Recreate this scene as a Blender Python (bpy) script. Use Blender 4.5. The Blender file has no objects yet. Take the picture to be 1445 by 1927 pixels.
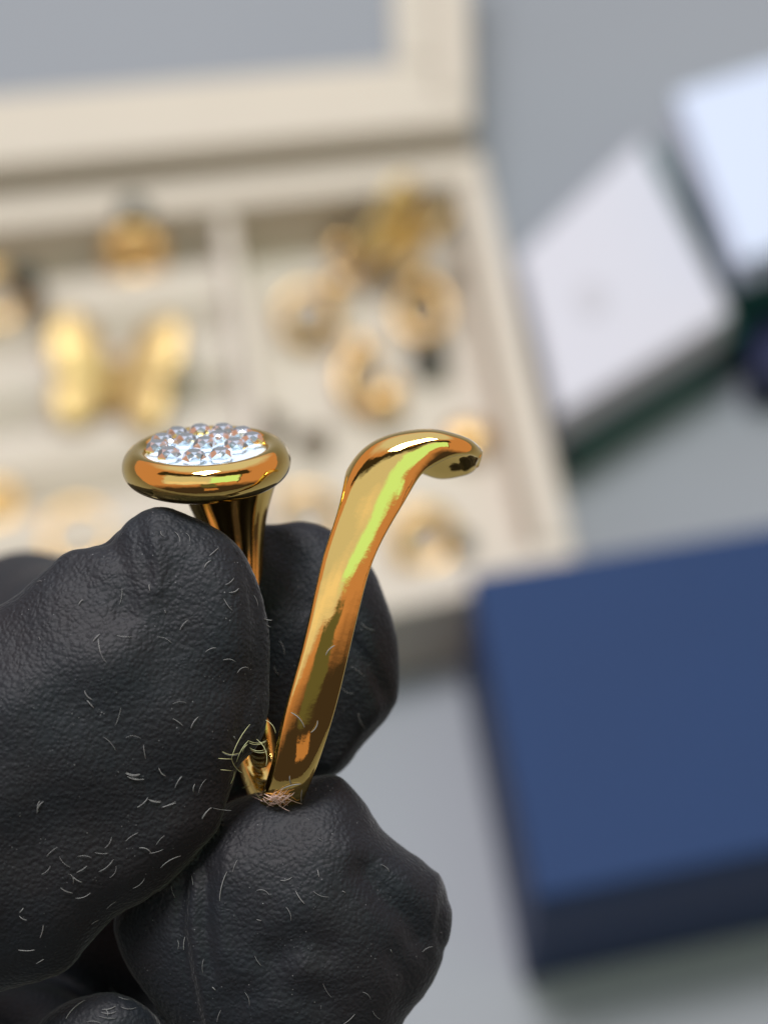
import bpy, math, random
import numpy as np
from mathutils import Vector, Matrix
from mathutils.bvhtree import BVHTree

random.seed(7)
rng = np.random.default_rng(7)
scene = bpy.context.scene
col = scene.collection
PI = math.pi

# ------------------------------------------------------------------ camera
# The phone looks down at a table; the hand holds the ring 12 cm in front of the lens.
D = 0.120                      # lens to ring, metres
S = 0.00003                    # metres per photo pixel at the ring
CX, CY = 722.5, 963.5
TILT = math.radians(32)
X = Vector((1, 0, 0))
Y = Vector((0, math.cos(TILT), math.sin(TILT)))       # picture up
Z = Vector((0, -math.sin(TILT), math.cos(TILT)))      # towards the lens
EYE = Vector((0, -0.22, 0.42))
FP = D / S                     # focal length in photo pixels

cam_d = bpy.data.cameras.new('camera')
cam = bpy.data.objects.new('camera', cam_d)
col.objects.link(cam)
cam.matrix_world = Matrix(((X.x, Y.x, Z.x, EYE.x), (X.y, Y.y, Z.y, EYE.y), (X.z, Y.z, Z.z, EYE.z), (0, 0, 0, 1)))
cam_d.sensor_fit = 'VERTICAL'
cam_d.sensor_height = 24
cam_d.sensor_width = 18
cam_d.lens = 24 * FP / 1927
cam_d.clip_start = 0.005
cam_d.clip_end = 50
cam_d.dof.use_dof = True
cam_d.dof.focus_distance = D - 0.0015
APERTURE = 0.0030
cam_d.dof.aperture_fstop = (cam_d.lens * 1e-3) / APERTURE
scene.camera = cam

# ------------------------------------------------------------------ world (a room with a window wall above and behind the lens)
world = bpy.data.worlds.new('World')
scene.world = world
world.use_nodes = True
wt = world.node_tree
wt.nodes.clear()


def wn(t, **kw):
    n = wt.nodes.new(t)
    for k, v in kw.items():
        setattr(n, k, v)
    return n


def wlink(a, b):
    wt.links.new(a, b)


def wmath(op, a, b=None, c=None):
    n = wn('ShaderNodeMath', operation=op)
    for i, v in enumerate((a, b, c)):
        if v is None:
            continue
        if isinstance(v, (int, float)):
            n.inputs[i].default_value = v
        else:
            wlink(v, n.inputs[i])
    return n.outputs[0]


tc = wn('ShaderNodeTexCoord')
noi = wn('ShaderNodeTexNoise')
noi.inputs['Scale'].default_value = 5.0
noi.inputs['Detail'].default_value = 2.5
wlink(tc.outputs['Generated'], noi.inputs['Vector'])


def wdot(v):
    n = wn('ShaderNodeVectorMath', operation='DOT_PRODUCT')
    wlink(tc.outputs['Generated'], n.inputs[0])
    n.inputs[1].default_value = v
    return n.outputs['Value']


dx, dy, dz = wdot(X), wdot(Y), wdot(Z)
nz = wmath('MULTIPLY', wmath('SUBTRACT', noi.outputs['Fac'], 0.5), 11.0)
ang_a = wmath('ADD', wmath('MULTIPLY', wmath('ARCTAN2', dx, dz), 180 / PI), nz)       # azimuth from the lens, right positive
ang_b = wmath('ADD', wmath('MULTIPLY', wmath('ARCSINE', wmath('MINIMUM', wmath('MAXIMUM', dy, -1.0), 1.0)), 180 / PI), nz)


def band(v, lo, hi, soft):
    up = wmath('DIVIDE', wmath('SUBTRACT', v, lo - soft / 2), soft)
    dn = wmath('DIVIDE', wmath('SUBTRACT', hi + soft / 2, v), soft)
    n = wn('ShaderNodeMath', operation='MINIMUM', use_clamp=True)
    wlink(up, n.inputs[0])
    wlink(dn, n.inputs[1])
    return n.outputs[0]


def rect(a0, a1, b0, b1, soft=3.0, va=None, vb=None):
    return wmath('MULTIPLY', band(va or ang_a, a0, a1, soft), band(vb or ang_b, b0, b1, soft))


def wmix(base, colr, fac):
    n = wn('ShaderNodeMix', data_type='RGBA')
    for sock, v in ((n.inputs['A'], base), (n.inputs['B'], colr)):
        if isinstance(v, tuple):
            sock.default_value = (*v, 1)
        else:
            wlink(v, sock)
    wlink(fac, n.inputs['Factor'])
    return n.outputs['Result']


# broad room: cool from the far side (picture up), warm walls behind the lens, dim below
c = wmix((0.065, 0.05, 0.05), (0.74, 0.39, 0.26), band(ang_b, -20, 200, 16))          # warm walls
c = wmix(c, (0.86, 0.92, 1.12), band(ang_b, 56, 200, 14))                               # cool daylight from the far side
c = wmix(c, (0.05, 0.04, 0.03), rect(-75, 60, 29.5, 46, 4))                               # dark pelmet over the window
c = wmix(c, (0.05, 0.04, 0.03), rect(42.5, 45, -12, 52, 1.5))
c = wmix(c, (0.84, 0.87, 0.97), rect(-62, 4, -8, 33, 5))
c = wmix(c, (1.22, 1.12, 1.12), rect(-56, 0, -4, 6, 9))                               # pale blind
c = wmix(c, (0.86, 1.55, 1.05), rect(1, 42, -3, 29, 4))                                 # open pane onto bright greenery
c = wmix(c, (0.16, 0.17, 0.11), rect(-12, 12, -30, -8.5, 3))                             # the phone and hand, dark
c = wmix(c, (0.62, 0.33, 0.20), rect(-8, 16, -46, -35, 2))                              # orange patch added for the ring's arm to reflect
bg = wn('ShaderNodeBackground')
wlink(c, bg.inputs['Color'])
bg.inputs['Strength'].default_value = 0.76
wo = wn('ShaderNodeOutputWorld')
wlink(bg.outputs[0], wo.inputs['Surface'])


def area(name, loc, target, sx, sy, power, colr):
    l = bpy.data.lights.new(name, 'AREA')
    l.shape = 'RECTANGLE'
    l.size, l.size_y = sx, sy
    l.energy = power
    l.color = colr
    o = bpy.data.objects.new(name, l)
    col.objects.link(o)
    o.location = loc
    o.rotation_euler = (Vector(target) - Vector(loc)).to_track_quat('-Z', 'Y').to_euler()
    return o


# added overhead lamp, standing in for daylight on the table
area('overhead_fill', (-0.10, 0.16, 1.00), (0.03, 0.05, 0.0), 0.28, 0.22, 7.8, (1.0, 0.95, 0.96))

scene.view_settings.view_transform = 'Standard'
scene.view_settings.look = 'None'
scene.view_settings.exposure = 0
scene.view_settings.gamma = 1
scene.view_settings.use_curve_mapping = False
scene.cycles.use_denoising = True
scene.cycles.max_bounces = 12
scene.cycles.transmission_bounces = 10
scene.cycles.sample_clamp_indirect = 6


# ------------------------------------------------------------------ coordinate helpers
def W(px, py, z=0.0):
    """held things: photo x, y and height z (in ring-plane pixels, towards the lens) -> metres"""
    dep = D - z * S
    k = dep / FP
    return EYE + X * ((px - CX) * k) + Y * (-(py - CY) * k) - Z * dep


AX = np.array([X[:], Y[:], Z[:]])


def Wn(a):
    a = np.asarray(a, float)
    dep = D - a[..., 2] * S
    k = dep / FP
    l = np.stack([(a[..., 0] - CX) * k, -(a[..., 1] - CY) * k, -dep], -1)
    return l @ AX + np.array(EYE[:])


def P(px, py, h=0.0):
    """a point on the horizontal plane h metres over the table"""
    d = X * (px - CX) - Y * (py - CY) - Z * FP
    t = (h - EYE.z) / d.z
    return EYE + d * t


# ------------------------------------------------------------------ materials
def mat(name, base=(0.8, 0.8, 0.8), rough=0.5, metal=0.0, var=0.0, vscale=60.0, bump=0.0, bscale=900.0, bdist=0.0002, **kw):
    m = bpy.data.materials.new(name)
    m.use_nodes = True
    nt = m.node_tree
    b = nt.nodes['Principled BSDF']
    b.inputs['Base Color'].default_value = (*base, 1)
    b.inputs['Roughness'].default_value = rough
    b.inputs['Metallic'].default_value = metal
    for k, v in kw.items():
        b.inputs[k.replace('_', ' ')].default_value = v
    geo = nt.nodes.new('ShaderNodeNewGeometry')
    if var:
        n = nt.nodes.new('ShaderNodeTexNoise')
        n.inputs['Scale'].default_value = vscale
        n.inputs['Detail'].default_value = 5
        nt.links.new(geo.outputs['Position'], n.inputs['Vector'])
        mx = nt.nodes.new('ShaderNodeMix')
        mx.data_type = 'RGBA'
        mx.inputs['A'].default_value = (*[c_ * (1 - var) for c_ in base], 1)
        mx.inputs['B'].default_value = (*[min(1, c_ * (1 + var)) for c_ in base], 1)
        nt.links.new(n.outputs['Fac'], mx.inputs['Factor'])
        nt.links.new(mx.outputs['Result'], b.inputs['Base Color'])
    if bump:
        n = nt.nodes.new('ShaderNodeTexNoise')
        n.inputs['Scale'].default_value = bscale
        n.inputs['Detail'].default_value = 4
        nt.links.new(geo.outputs['Position'], n.inputs['Vector'])
        bp = nt.nodes.new('ShaderNodeBump')
        bp.inputs['Strength'].default_value = bump
        bp.inputs['Distance'].default_value = bdist
        nt.links.new(n.outputs['Fac'], bp.inputs['Height'])
        nt.links.new(bp.outputs['Normal'], b.inputs['Normal'])
    return m


M_table = mat('grey_table', (0.27, 0.30, 0.335), 0.55, var=0.05, vscale=12, bump=0.2)
M_cream = mat('cream_leatherette', (0.57, 0.53, 0.45), 0.6, var=0.04, vscale=30, bump=0.3)
M_velvet = mat('pale_velvet', (0.62, 0.58, 0.50), 0.9, var=0.06, vscale=40, bump=0.4, Sheen_Weight=0.3)
M_pane = mat('mirror_glass', (0.24, 0.27, 0.31), 0.6, metal=0.0, var=0.04, vscale=10)
M_white = mat('white_card', (0.57, 0.59, 0.66), 0.6, var=0.03, vscale=30, bump=0.2)
M_white_lit = mat('white_card_daylit', (0.58, 0.68, 0.86), 0.5, var=0.02, vscale=30, bump=0.2)  # white card with brighter, bluish daylight put into its colour
M_green = mat('dark_green_card', (0.006, 0.085, 0.065), 0.5, var=0.1, bump=0.2)
M_navy = mat('navy_card', (0.008, 0.014, 0.06), 0.5, var=0.1, bump=0.2)
M_blue = mat('royal_blue_card', (0.003, 0.031, 0.115), 0.75, var=0.08, vscale=25, bump=0.35, bscale=1800)
M_blueshade = mat('royal_blue_card_shade', (0.008, 0.027, 0.10), 0.55, var=0.06, vscale=25, bump=0.35, bscale=1800)  # same card as the blue lid, the sides' shade put into its colour
M_mark = mat('grey_print', (0.50, 0.51, 0.56), 0.5)
M_gold2 = mat('yellow_gold', (0.86, 0.58, 0.24), 0.32, metal=1.0, var=0.08, vscale=300, bump=0.5, bscale=1500, bdist=0.0004)
M_gold3 = mat('pale_gold', (0.62, 0.47, 0.21), 0.42, metal=0.85, var=0.1, vscale=300, bump=0.5, bscale=1500, bdist=0.0004)
M_darkgem = mat('dark_stone', (0.02, 0.03, 0.025), 0.2, bump=0.2)
M_brown = mat('brown_stone', (0.09, 0.055, 0.025), 0.35, bump=0.2)
M_lint = mat('pale_lint', (0.23, 0.24, 0.24), 0.7)
M_lint_lit = mat('green_lit_lint', (0.50, 0.52, 0.28), 0.6)  # yellow-green light beside the ring put into this lint's colour
M_lintp = mat('pinkish_lint', (0.70, 0.52, 0.46), 0.8)
M_bed = mat('pale_blue_resin', (0.56, 0.70, 0.90), 0.35, var=0.03, vscale=800)


def gold_material():
    m = bpy.data.materials.new('polished_gold')
    m.use_nodes = True
    nt = m.node_tree
    b = nt.nodes['Principled BSDF']
    b.inputs['Metallic'].default_value = 1
    b.inputs['Roughness'].default_value = 0.035
    geo = nt.nodes.new('ShaderNodeNewGeometry')
    # small orange spot on the band
    vm = nt.nodes.new('ShaderNodeVectorMath')
    vm.operation = 'DISTANCE'
    nt.links.new(geo.outputs['Position'], vm.inputs[0])
    vm.inputs[1].default_value = W(647, 1222, 115)
    mr = nt.nodes.new('ShaderNodeMapRange')
    mr.inputs['From Min'].default_value = 0.00012
    mr.inputs['From Max'].default_value = 0.0005
    mr.inputs['To Min'].default_value = 0.75
    mr.inputs['To Max'].default_value = 0.0
    nt.links.new(vm.outputs['Value'], mr.inputs['Value'])
    mx = nt.nodes.new('ShaderNodeMix')
    mx.data_type = 'RGBA'
    mx.inputs['A'].default_value = (0.97, 0.665, 0.20, 1)
    mx.inputs['B'].default_value = (0.62, 0.19, 0.05, 1)
    nt.links.new(mr.outputs['Result'], mx.inputs['Factor'])
    nt.links.new(mx.outputs['Result'], b.inputs['Base Color'])
    n = nt.nodes.new('ShaderNodeTexNoise')
    n.inputs['Scale'].default_value = 420
    n.inputs['Detail'].default_value = 5
    nt.links.new(geo.outputs['Position'], n.inputs['Vector'])
    bp = nt.nodes.new('ShaderNodeBump')
    bp.inputs['Strength'].default_value = 0.5
    bp.inputs['Distance'].default_value = 0.00006
    nt.links.new(n.outputs['Fac'], bp.inputs['Height'])
    nt.links.new(bp.outputs['Normal'], b.inputs['Normal'])
    return m


def glove_material():
    m = bpy.data.materials.new('black_nitrile')
    m.use_nodes = True
    nt = m.node_tree
    L = nt.links.new
    b = nt.nodes['Principled BSDF']
    geo = nt.nodes.new('ShaderNodeNewGeometry')
    pos = geo.outputs['Position']

    def noise(sc, det=4, rough=0.5):
        n = nt.nodes.new('ShaderNodeTexNoise')
        n.inputs['Scale'].default_value = sc
        n.inputs['Detail'].default_value = det
        n.inputs['Roughness'].default_value = rough
        L(pos, n.inputs['Vector'])
        return n.outputs['Fac']

    def ramp(v, a, b_, ca, cb):
        r = nt.nodes.new('ShaderNodeValToRGB')
        L(v, r.inputs[0])
        r.color_ramp.elements[0].position = a
        r.color_ramp.elements[1].position = b_
        r.color_ramp.elements[0].color = (*ca, 1)
        r.color_ramp.elements[1].color = (*cb, 1)
        return r.outputs['Color']

    def mixc(a, b2, f):
        x = nt.nodes.new('ShaderNodeMix')
        x.data_type = 'RGBA'
        L(a, x.inputs['A'])
        if isinstance(b2, tuple):
            x.inputs['B'].default_value = (*b2, 1)
        else:
            L(b2, x.inputs['B'])
        L(f, x.inputs['Factor'])
        return x.outputs['Result']

    base = ramp(noise(130, 5, 0.6), 0.35, 0.68, (0.0075, 0.008, 0.011), (0.0055, 0.0105, 0.016))
    # talc dust: fine pale specks, denser in patches
    vor = nt.nodes.new('ShaderNodeTexVoronoi')
    vor.inputs['Scale'].default_value = 3600
    L(pos, vor.inputs['Vector'])
    spk = ramp(vor.outputs['Distance'], 0.03, 0.16, (1, 1, 1), (0, 0, 0))
    sel = ramp(noise(900, 3, 0.7), 0.55, 0.63, (0, 0, 0), (0.75, 0.75, 0.75))
    mul = nt.nodes.new('ShaderNodeMath')
    mul.operation = 'MULTIPLY'
    L(spk, mul.inputs[0])
    L(sel, mul.inputs[1])
    base = mixc(base, (0.30, 0.31, 0.32), mul.outputs[0])
    L(base, b.inputs['Base Color'])
    b.inputs['Roughness'].default_value = 0.6
    b.inputs['Sheen Weight'].default_value = 0.12
    b.inputs['Sheen Roughness'].default_value = 0.4
    b.inputs['Specular IOR Level'].default_value = 0.32
    # pebbled skin with short creases
    v2 = nt.nodes.new('ShaderNodeTexVoronoi')
    v2.feature = 'SMOOTH_F1'
    v2.inputs['Scale'].default_value = 4200
    v2.inputs['Smoothness'].default_value = 0.6
    wv = nt.nodes.new('ShaderNodeVectorMath')
    wv.operation = 'MULTIPLY_ADD'
    nn = nt.nodes.new('ShaderNodeTexNoise')
    nn.inputs['Scale'].default_value = 1100
    L(pos, nn.inputs['Vector'])
    L(nn.outputs['Color'], wv.inputs[0])
    wv.inputs[1].default_value = (0.0004, 0.0004, 0.0004)
    L(pos, wv.inputs[2])
    L(wv.outputs[0], v2.inputs['Vector'])
    b1 = nt.nodes.new('ShaderNodeBump')
    b1.inputs['Strength'].default_value = 0.52
    b1.inputs['Distance'].default_value = 0.00011
    L(v2.outputs['Distance'], b1.inputs['Height'])
    b1.invert = True
    b2_ = nt.nodes.new('ShaderNodeBump')
    b2_.inputs['Strength'].default_value = 0.34
    b2_.inputs['Distance'].default_value = 0.0001
    L(noise(2600, 2, 0.5), b2_.inputs['Height'])
    L(b1.outputs['Normal'], b2_.inputs['Normal'])
    b3 = nt.nodes.new('ShaderNodeBump')
    b3.inputs['Strength'].default_value = 0.35
    b3.inputs['Distance'].default_value = 0.0005
    L(noise(230, 3, 0.5), b3.inputs['Height'])
    L(b2_.outputs['Normal'], b3.inputs['Normal'])
    L(b3.outputs['Normal'], b.inputs['Normal'])
    return m


M_gold = gold_material()
M_glove = glove_material()
M_crystal = bpy.data.materials.new('clear_crystal')
M_crystal.use_nodes = True
_b = M_crystal.node_tree.nodes['Principled BSDF']
_b.inputs['Base Color'].default_value = (0.90, 1.0, 0.99, 1)
_b.inputs['Roughness'].default_value = 0.0
_b.inputs['Transmission Weight'].default_value = 1.0
_b.inputs['IOR'].default_value = 1.5


# ------------------------------------------------------------------ object helpers
def tag(o, label=None, cat=None, group=None, kind=None):
    for k, v in (('label', label), ('category', cat), ('group', group), ('kind', kind)):
        if v:
            o[k] = v
    return o


def empty(name, loc, **kw):
    o = bpy.data.objects.new(name, None)
    o.empty_display_size = 0.005
    o.location = loc
    col.objects.link(o)
    return tag(o, **kw)


def mesh(name, V, F, m, parent=None, smooth=True, mats=None, mi=None):
    """V in world metres; the object's origin goes to the parent's origin or to the mesh's own base"""
    V = np.asarray(V, float)
    off = np.array(parent_origin(parent)) if parent else V.mean(0)
    me = bpy.data.meshes.new(name)
    me.from_pydata((V - off).tolist(), [], F if isinstance(F, list) else F.tolist())
    for mm in (mats or [m]):
        me.materials.append(mm)
    if mi is not None:
        me.polygons.foreach_set('material_index', mi)
    me.polygons.foreach_set('use_smooth', [smooth] * len(me.polygons))
    me.update()
    o = bpy.data.objects.new(name, me)
    col.objects.link(o)
    if parent:
        o.parent = parent
    else:
        o.location = off
    return o


def parent_origin(p):
    v = Vector(p.location)
    while p.parent:
        p = p.parent
        v += p.location
    return v


def bevel(o, w, seg=3):
    b = o.modifiers.new('Bevel', 'BEVEL')
    b.width = w
    b.segments = seg
    b.limit_method = 'ANGLE'
    return o


def hexa(name, top, bot, m, parent=None, bev=0.0):
    """a solid from 4 top and 4 bottom points"""
    V = [tuple(p) for p in top] + [tuple(p) for p in bot]
    F = [(0, 1, 2, 3), (7, 6, 5, 4)] + [(i, i + 4, (i + 1) % 4 + 4, (i + 1) % 4) for i in range(4)]
    o = mesh(name, V, F, m, parent, smooth=False)
    # consistent outward normals
    me = o.data
    c0 = sum((v.co for v in me.vertices), Vector()) / 8
    if (me.polygons[0].center - c0).dot(me.polygons[0].normal) < 0:
        me.flip_normals()
    if bev:
        bevel(o, bev)
    return o


def lerp(a, b, t):
    return a + (b - a) * t


def bil(q, u, v):
    """q = back-left, back-right, front-right, front-left; u right, v front"""
    return lerp(lerp(q[0], q[1], u), lerp(q[3], q[2], u), v)


def sub(q, u0, u1, v0, v1):
    return [bil(q, u0, v0), bil(q, u1, v0), bil(q, u1, v1), bil(q, u0, v1)]


def down(q, h):
    return [Vector((p.x, p.y, h)) for p in q]


# ------------------------------------------------------------------ the table
R_ = 3.0
mesh('table_top', [(-R_, -R_, 0), (R_, -R_, 0), (R_, R_, 0), (-R_, R_, 0)], [(0, 1, 2, 3)], M_table, smooth=False)['kind'] = 'structure'

# ------------------------------------------------------------------ jewellery box
HJ = 0.030
jb = empty('jewellery_box', P(300, 800, 0), label='cream jewellery box lying open with its divided tray full of gold pieces', cat='jewellery box')
q = [P(-420, 408, HJ), P(905, 283, HJ), P(1092, 1075, HJ), P(-420, 1400, HJ)]
wr, wb, wl = 0.045, 0.075, 0.02
FZ = 0.006
tr = 0.0017
mesh_base = hexa('base', down(q, 0.006), down(q, 0.0004), M_cream, jb)
# inner floor
fl = sub(q, wl, 1 - wr, wb, 1 - wb)
hexa('tray_floor', down(fl, 0.0085), down(fl, 0.0061), M_velvet, jb)
for nm, s in (('back_wall', (0, 1, 0, wb)), ('front_wall', (0, 1, 1 - wb, 1)), ('side_wall', (1 - wr, 1, wb, 1 - wb)), ('side_wall', (0, wl, wb, 1 - wb))):
    r = sub(q, *s)
    hexa(nm, r, down(r, 0.0061), M_cream, jb, 0.0012)
DV = 0.625
r = sub(q, DV - 0.014, DV + 0.010, wb, 1 - wb)
r = [p + Vector((0, 0, -0.003)) for p in r]
hexa('divider', r, down(r, 0.0086), M_velvet, jb, 0.0012)
# padded ring rolls in the left compartment
nroll = 5
for i in range(nroll):
    v0 = wb + 0.02 + (1 - 2 * wb - 0.04) * i / nroll
    v1 = wb + 0.02 + (1 - 2 * wb - 0.04) * (i + 1) / nroll - 0.006
    V, F = [], []
    NA, NL = 9, 14
    for a in range(NA):
        t = a / (NA - 1)
        for l in range(NL):
            u = wl + 0.004 + (DV - 0.018 - wl - 0.004) * l / (NL - 1)
            p = bil(q, u, v0 + (v1 - v0) * t)
            V.append((p.x, p.y, 0.009 + 0.011 * math.sin(PI * t) ** 0.6))
    for a in range(NA - 1):
        for l in range(NL - 1):
            F.append((a * NL + l, (a + 1) * NL + l, (a + 1) * NL + l + 1, a * NL + l + 1))
    mesh('ring_roll', V, F, M_velvet, jb)

# the lid, folded back, with a mirror pane in a stepped frame
ql = [P(-430, -260, 0.062), P(868, -330, 0.062), P(890, 252, 0.034), P(-430, 372, 0.034)]
lid = hexa('lid_back', [p - Vector((0, 0, 0.004)) for p in ql], [p - Vector((0, 0, 0.008)) for p in ql], M_cream, jb)
up = Vector((0, -0.03, 1)).normalized()


def frame(name, q0, o, i_, h0, h1, m):
    ou, ov = o
    iu, iv = i_
    for s in ((ou, 1 - ou, ov, iv), (ou, 1 - ou, 1 - iv, 1 - ov), (ou, iu, iv, 1 - iv), (1 - iu, 1 - ou, iv, 1 - iv)):
        rr = sub(q0, *s)
        hexa(name, [p + up * h1 for p in rr], [p + up * h0 for p in rr], m, jb, 0.001)


frame('lid_frame', ql, (0.0, 0.0), (0.052, 0.10), -0.0039, 0.004, M_cream)
frame('lid_moulding', ql, (0.0525, 0.1005), (0.11, 0.25), -0.0039, -0.0005, M_cream)
rr = sub(ql, 0.111, 0.889, 0.252, 0.748)
hexa('mirror_pane', [p - up * 0.0022 for p in rr], [p - up * 0.0038 for p in rr], M_pane, jb)
r = [P(-400, 400, 0.028), P(885, 262, 0.028), P(885, 290, 0.026), P(-400, 412, 0.026)]
hexa('hinge_strip', r, down(r, 0.022), mat('hinge_grey', (0.42, 0.42, 0.40), 0.6), jb)


# ------------------------------------------------------------------ jewellery in the box
def torus(name, c, ax, R, r, m, parent=None, arc=(0, 2 * PI), NU=48, NV=14, twist=0, amp=0.0, taper=0.0, flat=1.0):
    ax = Vector(ax).normalized()
    e1 = ax.orthogonal().normalized()
    e2 = ax.cross(e1)
    full = abs(arc[1] - arc[0] - 2 * PI) < 1e-6
    V, F = [], []
    n = NU if full else NU + 1
    for i in range(n):
        a = arc[0] + (arc[1] - arc[0]) * i / NU
        d = e1 * math.cos(a) + e2 * math.sin(a)
        k = 1 - taper * math.cos(a)
        for j in range(NV):
            b = 2 * PI * j / NV
            rr_ = r * k * (1 + amp * math.cos(3 * b + twist * a))
            V.append(tuple(c + d * (R + rr_ * math.cos(b)) + ax * (rr_ * flat * math.sin(b))))
    for i in range(NU):
        for j in range(NV):
            i2 = (i + 1) % n
            F.append((i * NV + j, i2 * NV + j, i2 * NV + (j + 1) % NV, i * NV + (j + 1) % NV))
    if not full:
        F.append(tuple(range(NV)))
        F.append(tuple(n * NV - 1 - j for j in range(NV)))
    return mesh(name, V, F, m, parent)


def gem(name, c, ax, R, h, m, parent=None, n=10, pav=0.5):
    ax = Vector(ax).normalized()
    e1 = ax.orthogonal().normalized()
    e2 = ax.cross(e1)
    V, F = [], []
    tiers = [(0.75, -pav * h), (1.0, 0.0), (0.86, 0.42 * h), (0.5, 0.82 * h)]
    for k, (rr_, z_) in enumerate(tiers):
        for i in range(n):
            a = 2 * PI * (i + (k % 2) * 0.5) / n
            V.append(tuple(c + (e1 * math.cos(a) + e2 * math.sin(a)) * (rr_ * R) + ax * z_))
    V.append(tuple(c + ax * h * 0.92))
    for k in range(3):
        for i in range(n):
            a, b = k * n + i, k * n + (i + 1) % n
            c_, d_ = a + n, b + n
            if k % 2 == 0:
                F += [(a, b, c_), (b, d_, c_)]
            else:
                F += [(a, d_, c_), (a, b, d_)]
    for i in range(n):
        F.append((3 * n + i, 3 * n + (i + 1) % n, 4 * n))
    F.append(tuple(reversed(range(n))))
    return mesh(name, V, F, m, parent, smooth=False)


def blob_bead(name, c, rx, ry, rz, m, parent=None, seed=0, amp=0.08):
    V, F = [], []
    NU, NV = 20, 12
    for j in range(NV + 1):
        b = PI * j / NV
        for i in range(NU):
            a = 2 * PI * i / NU
            k = 1 + amp * math.sin(5 * a + seed) * math.sin(4 * b + seed * 2)
            V.append((c.x + rx * k * math.sin(b) * math.cos(a), c.y + ry * k * math.sin(b) * math.sin(a), c.z + rz * k * math.cos(b)))
    for j in range(NV):
        for i in range(NU):
            F.append((j * NU + i, (j + 1) * NU + i, (j + 1) * NU + (i + 1) % NU, j * NU + (i + 1) % NU))
    return mesh(name, V, F, m, parent)


def smooth_poly(pts, n=6):
    p = np.array(pts, float)
    m_ = len(p)
    out = []
    for i in range(m_):
        p0, p1, p2, p3 = p[i - 1], p[i], p[(i + 1) % m_], p[(i + 2) % m_]
        for k in range(n):
            t = k / n
            out.append(0.5 * (2 * p1 + (p2 - p0) * t + (2 * p0 - 5 * p1 + 4 * p2 - p3) * t * t + (3 * p1 - p0 - 3 * p2 + p3) * t ** 3))
    return np.array(out)


def wing(name, c, e1, e2, up_, outline, h, m, parent, n=10):
    """a domed, veined plate from a 2-D outline (metres) in the plane e1, e2"""
    ol = np.array(outline, float)
    ctr = ol.mean(0)
    k = len(ol)
    V, F = [], []
    for i in range(n + 1):
        t = i / n
        for j in range(k):
            p = ctr + (ol[j] - ctr) * t
            z_ = h * (1 - t ** 3) + 0.16 * h * math.sin(j * 2 * PI * 9 / k) * t
            V.append(tuple(c + e1 * p[0] + e2 * p[1] + up_ * z_))
    for j in range(k):
        V.append(tuple(c + e1 * ol[j][0] + e2 * ol[j][1] - up_ * h * 0.5))
    for i in range(n + 1):
        for j in range(k):
            a, b = i * k + j, i * k + (j + 1) % k
            F.append((a, b, b + k, a + k))
    F.append(tuple((n + 1) * k + j for j in reversed(range(k))))
    return mesh(name, V, F, m, parent)


def butterfly(label, px, py, h, span, rot, tilt, m, fold=0.5):
    c0 = P(px, py, h)
    r0 = empty('butterfly_brooch', c0, label=label, cat='brooch', group='gold jewellery in the box')
    k = span * (c0 - EYE).length / FP
    R0 = Matrix.Rotation(rot, 3, 'Z') @ Matrix.Rotation(tilt, 3, 'X')
    for sgn in (-1, 1):
        Rw = R0 @ Matrix.Rotation(-sgn * fold, 3, 'Y')
        e1, e2, up_ = Rw @ Vector((sgn, 0, 0)), Rw @ Vector((0, 1, 0)), Rw @ Vector((0, 0, 1))
        ups = [(0.04, 0), (0.08, 0.26), (0.2, 0.5), (0.42, 0.64), (0.58, 0.54), (0.6, 0.25), (0.52, 0.05), (0.3, -0.02)]
        lows = [(0.03, 0.02), (0.3, 0.02), (0.5, -0.04), (0.52, -0.22), (0.42, -0.42), (0.24, -0.42), (0.1, -0.26)]
        for ol in (ups, lows):
            o2 = smooth_poly(ol, 5) * k
            wing('wing', c0, e1, e2, up_, o2, 0.05 * k, m, r0)
    V, F = [], []
    ax = R0 @ Vector((0, 1, 0))
    torus('body', c0 + ax * (0.02 * k), ax.orthogonal(), 0.035 * k, 0.03 * k, m, r0)
    for q_ in (-0.18, -0.08, 0.12, 0.22):
        blob_bead('body_segment', c0 + ax * (q_ * k), 0.05 * k, 0.05 * k, 0.05 * k, m, r0, amp=0)
    return r0


def jewel(name, label, cat, px, py, h, parts, group='gold jewellery in the box'):
    """parts: (kind, dx, dy, dh, axis, size, size2, material)"""
    c0 = P(px, py, h)
    r0 = empty(name, c0, label=label, cat=cat, group=group)
    k = (c0 - EYE).length / FP           # metres per photo pixel there
    for p in parts:
        kind, dx_, dy_, dh, ax, s1, s2, m = p[:8]
        c1 = c0 + Vector((dx_ * k, -dy_ * k, dh))
        nm = {'hoop': 'band', 'twist': 'band', 'gem': 'stone', 'dome': 'head', 'arc': 'band', 'bead': 'bead'}[kind]
        if kind == 'hoop':
            torus(nm, c1, ax, s1 * k, s2 * k, m, r0)
        elif kind == 'twist':
            torus(nm, c1, ax, s1 * k, s2 * k, m, r0, twist=14, amp=0.22, taper=0.25)
        elif kind == 'arc':
            torus(nm, c1, ax, s1 * k, s2 * k, m, r0, arc=(0.5, 5.6))
        elif kind == 'gem':
            gem(nm, c1, ax, s1 * k, s2 * k, m, r0)
        else:
            blob_bead(nm, c1, s1 * k, s1 * k * 0.8, s2 * k, m, r0, seed=px)


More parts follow.
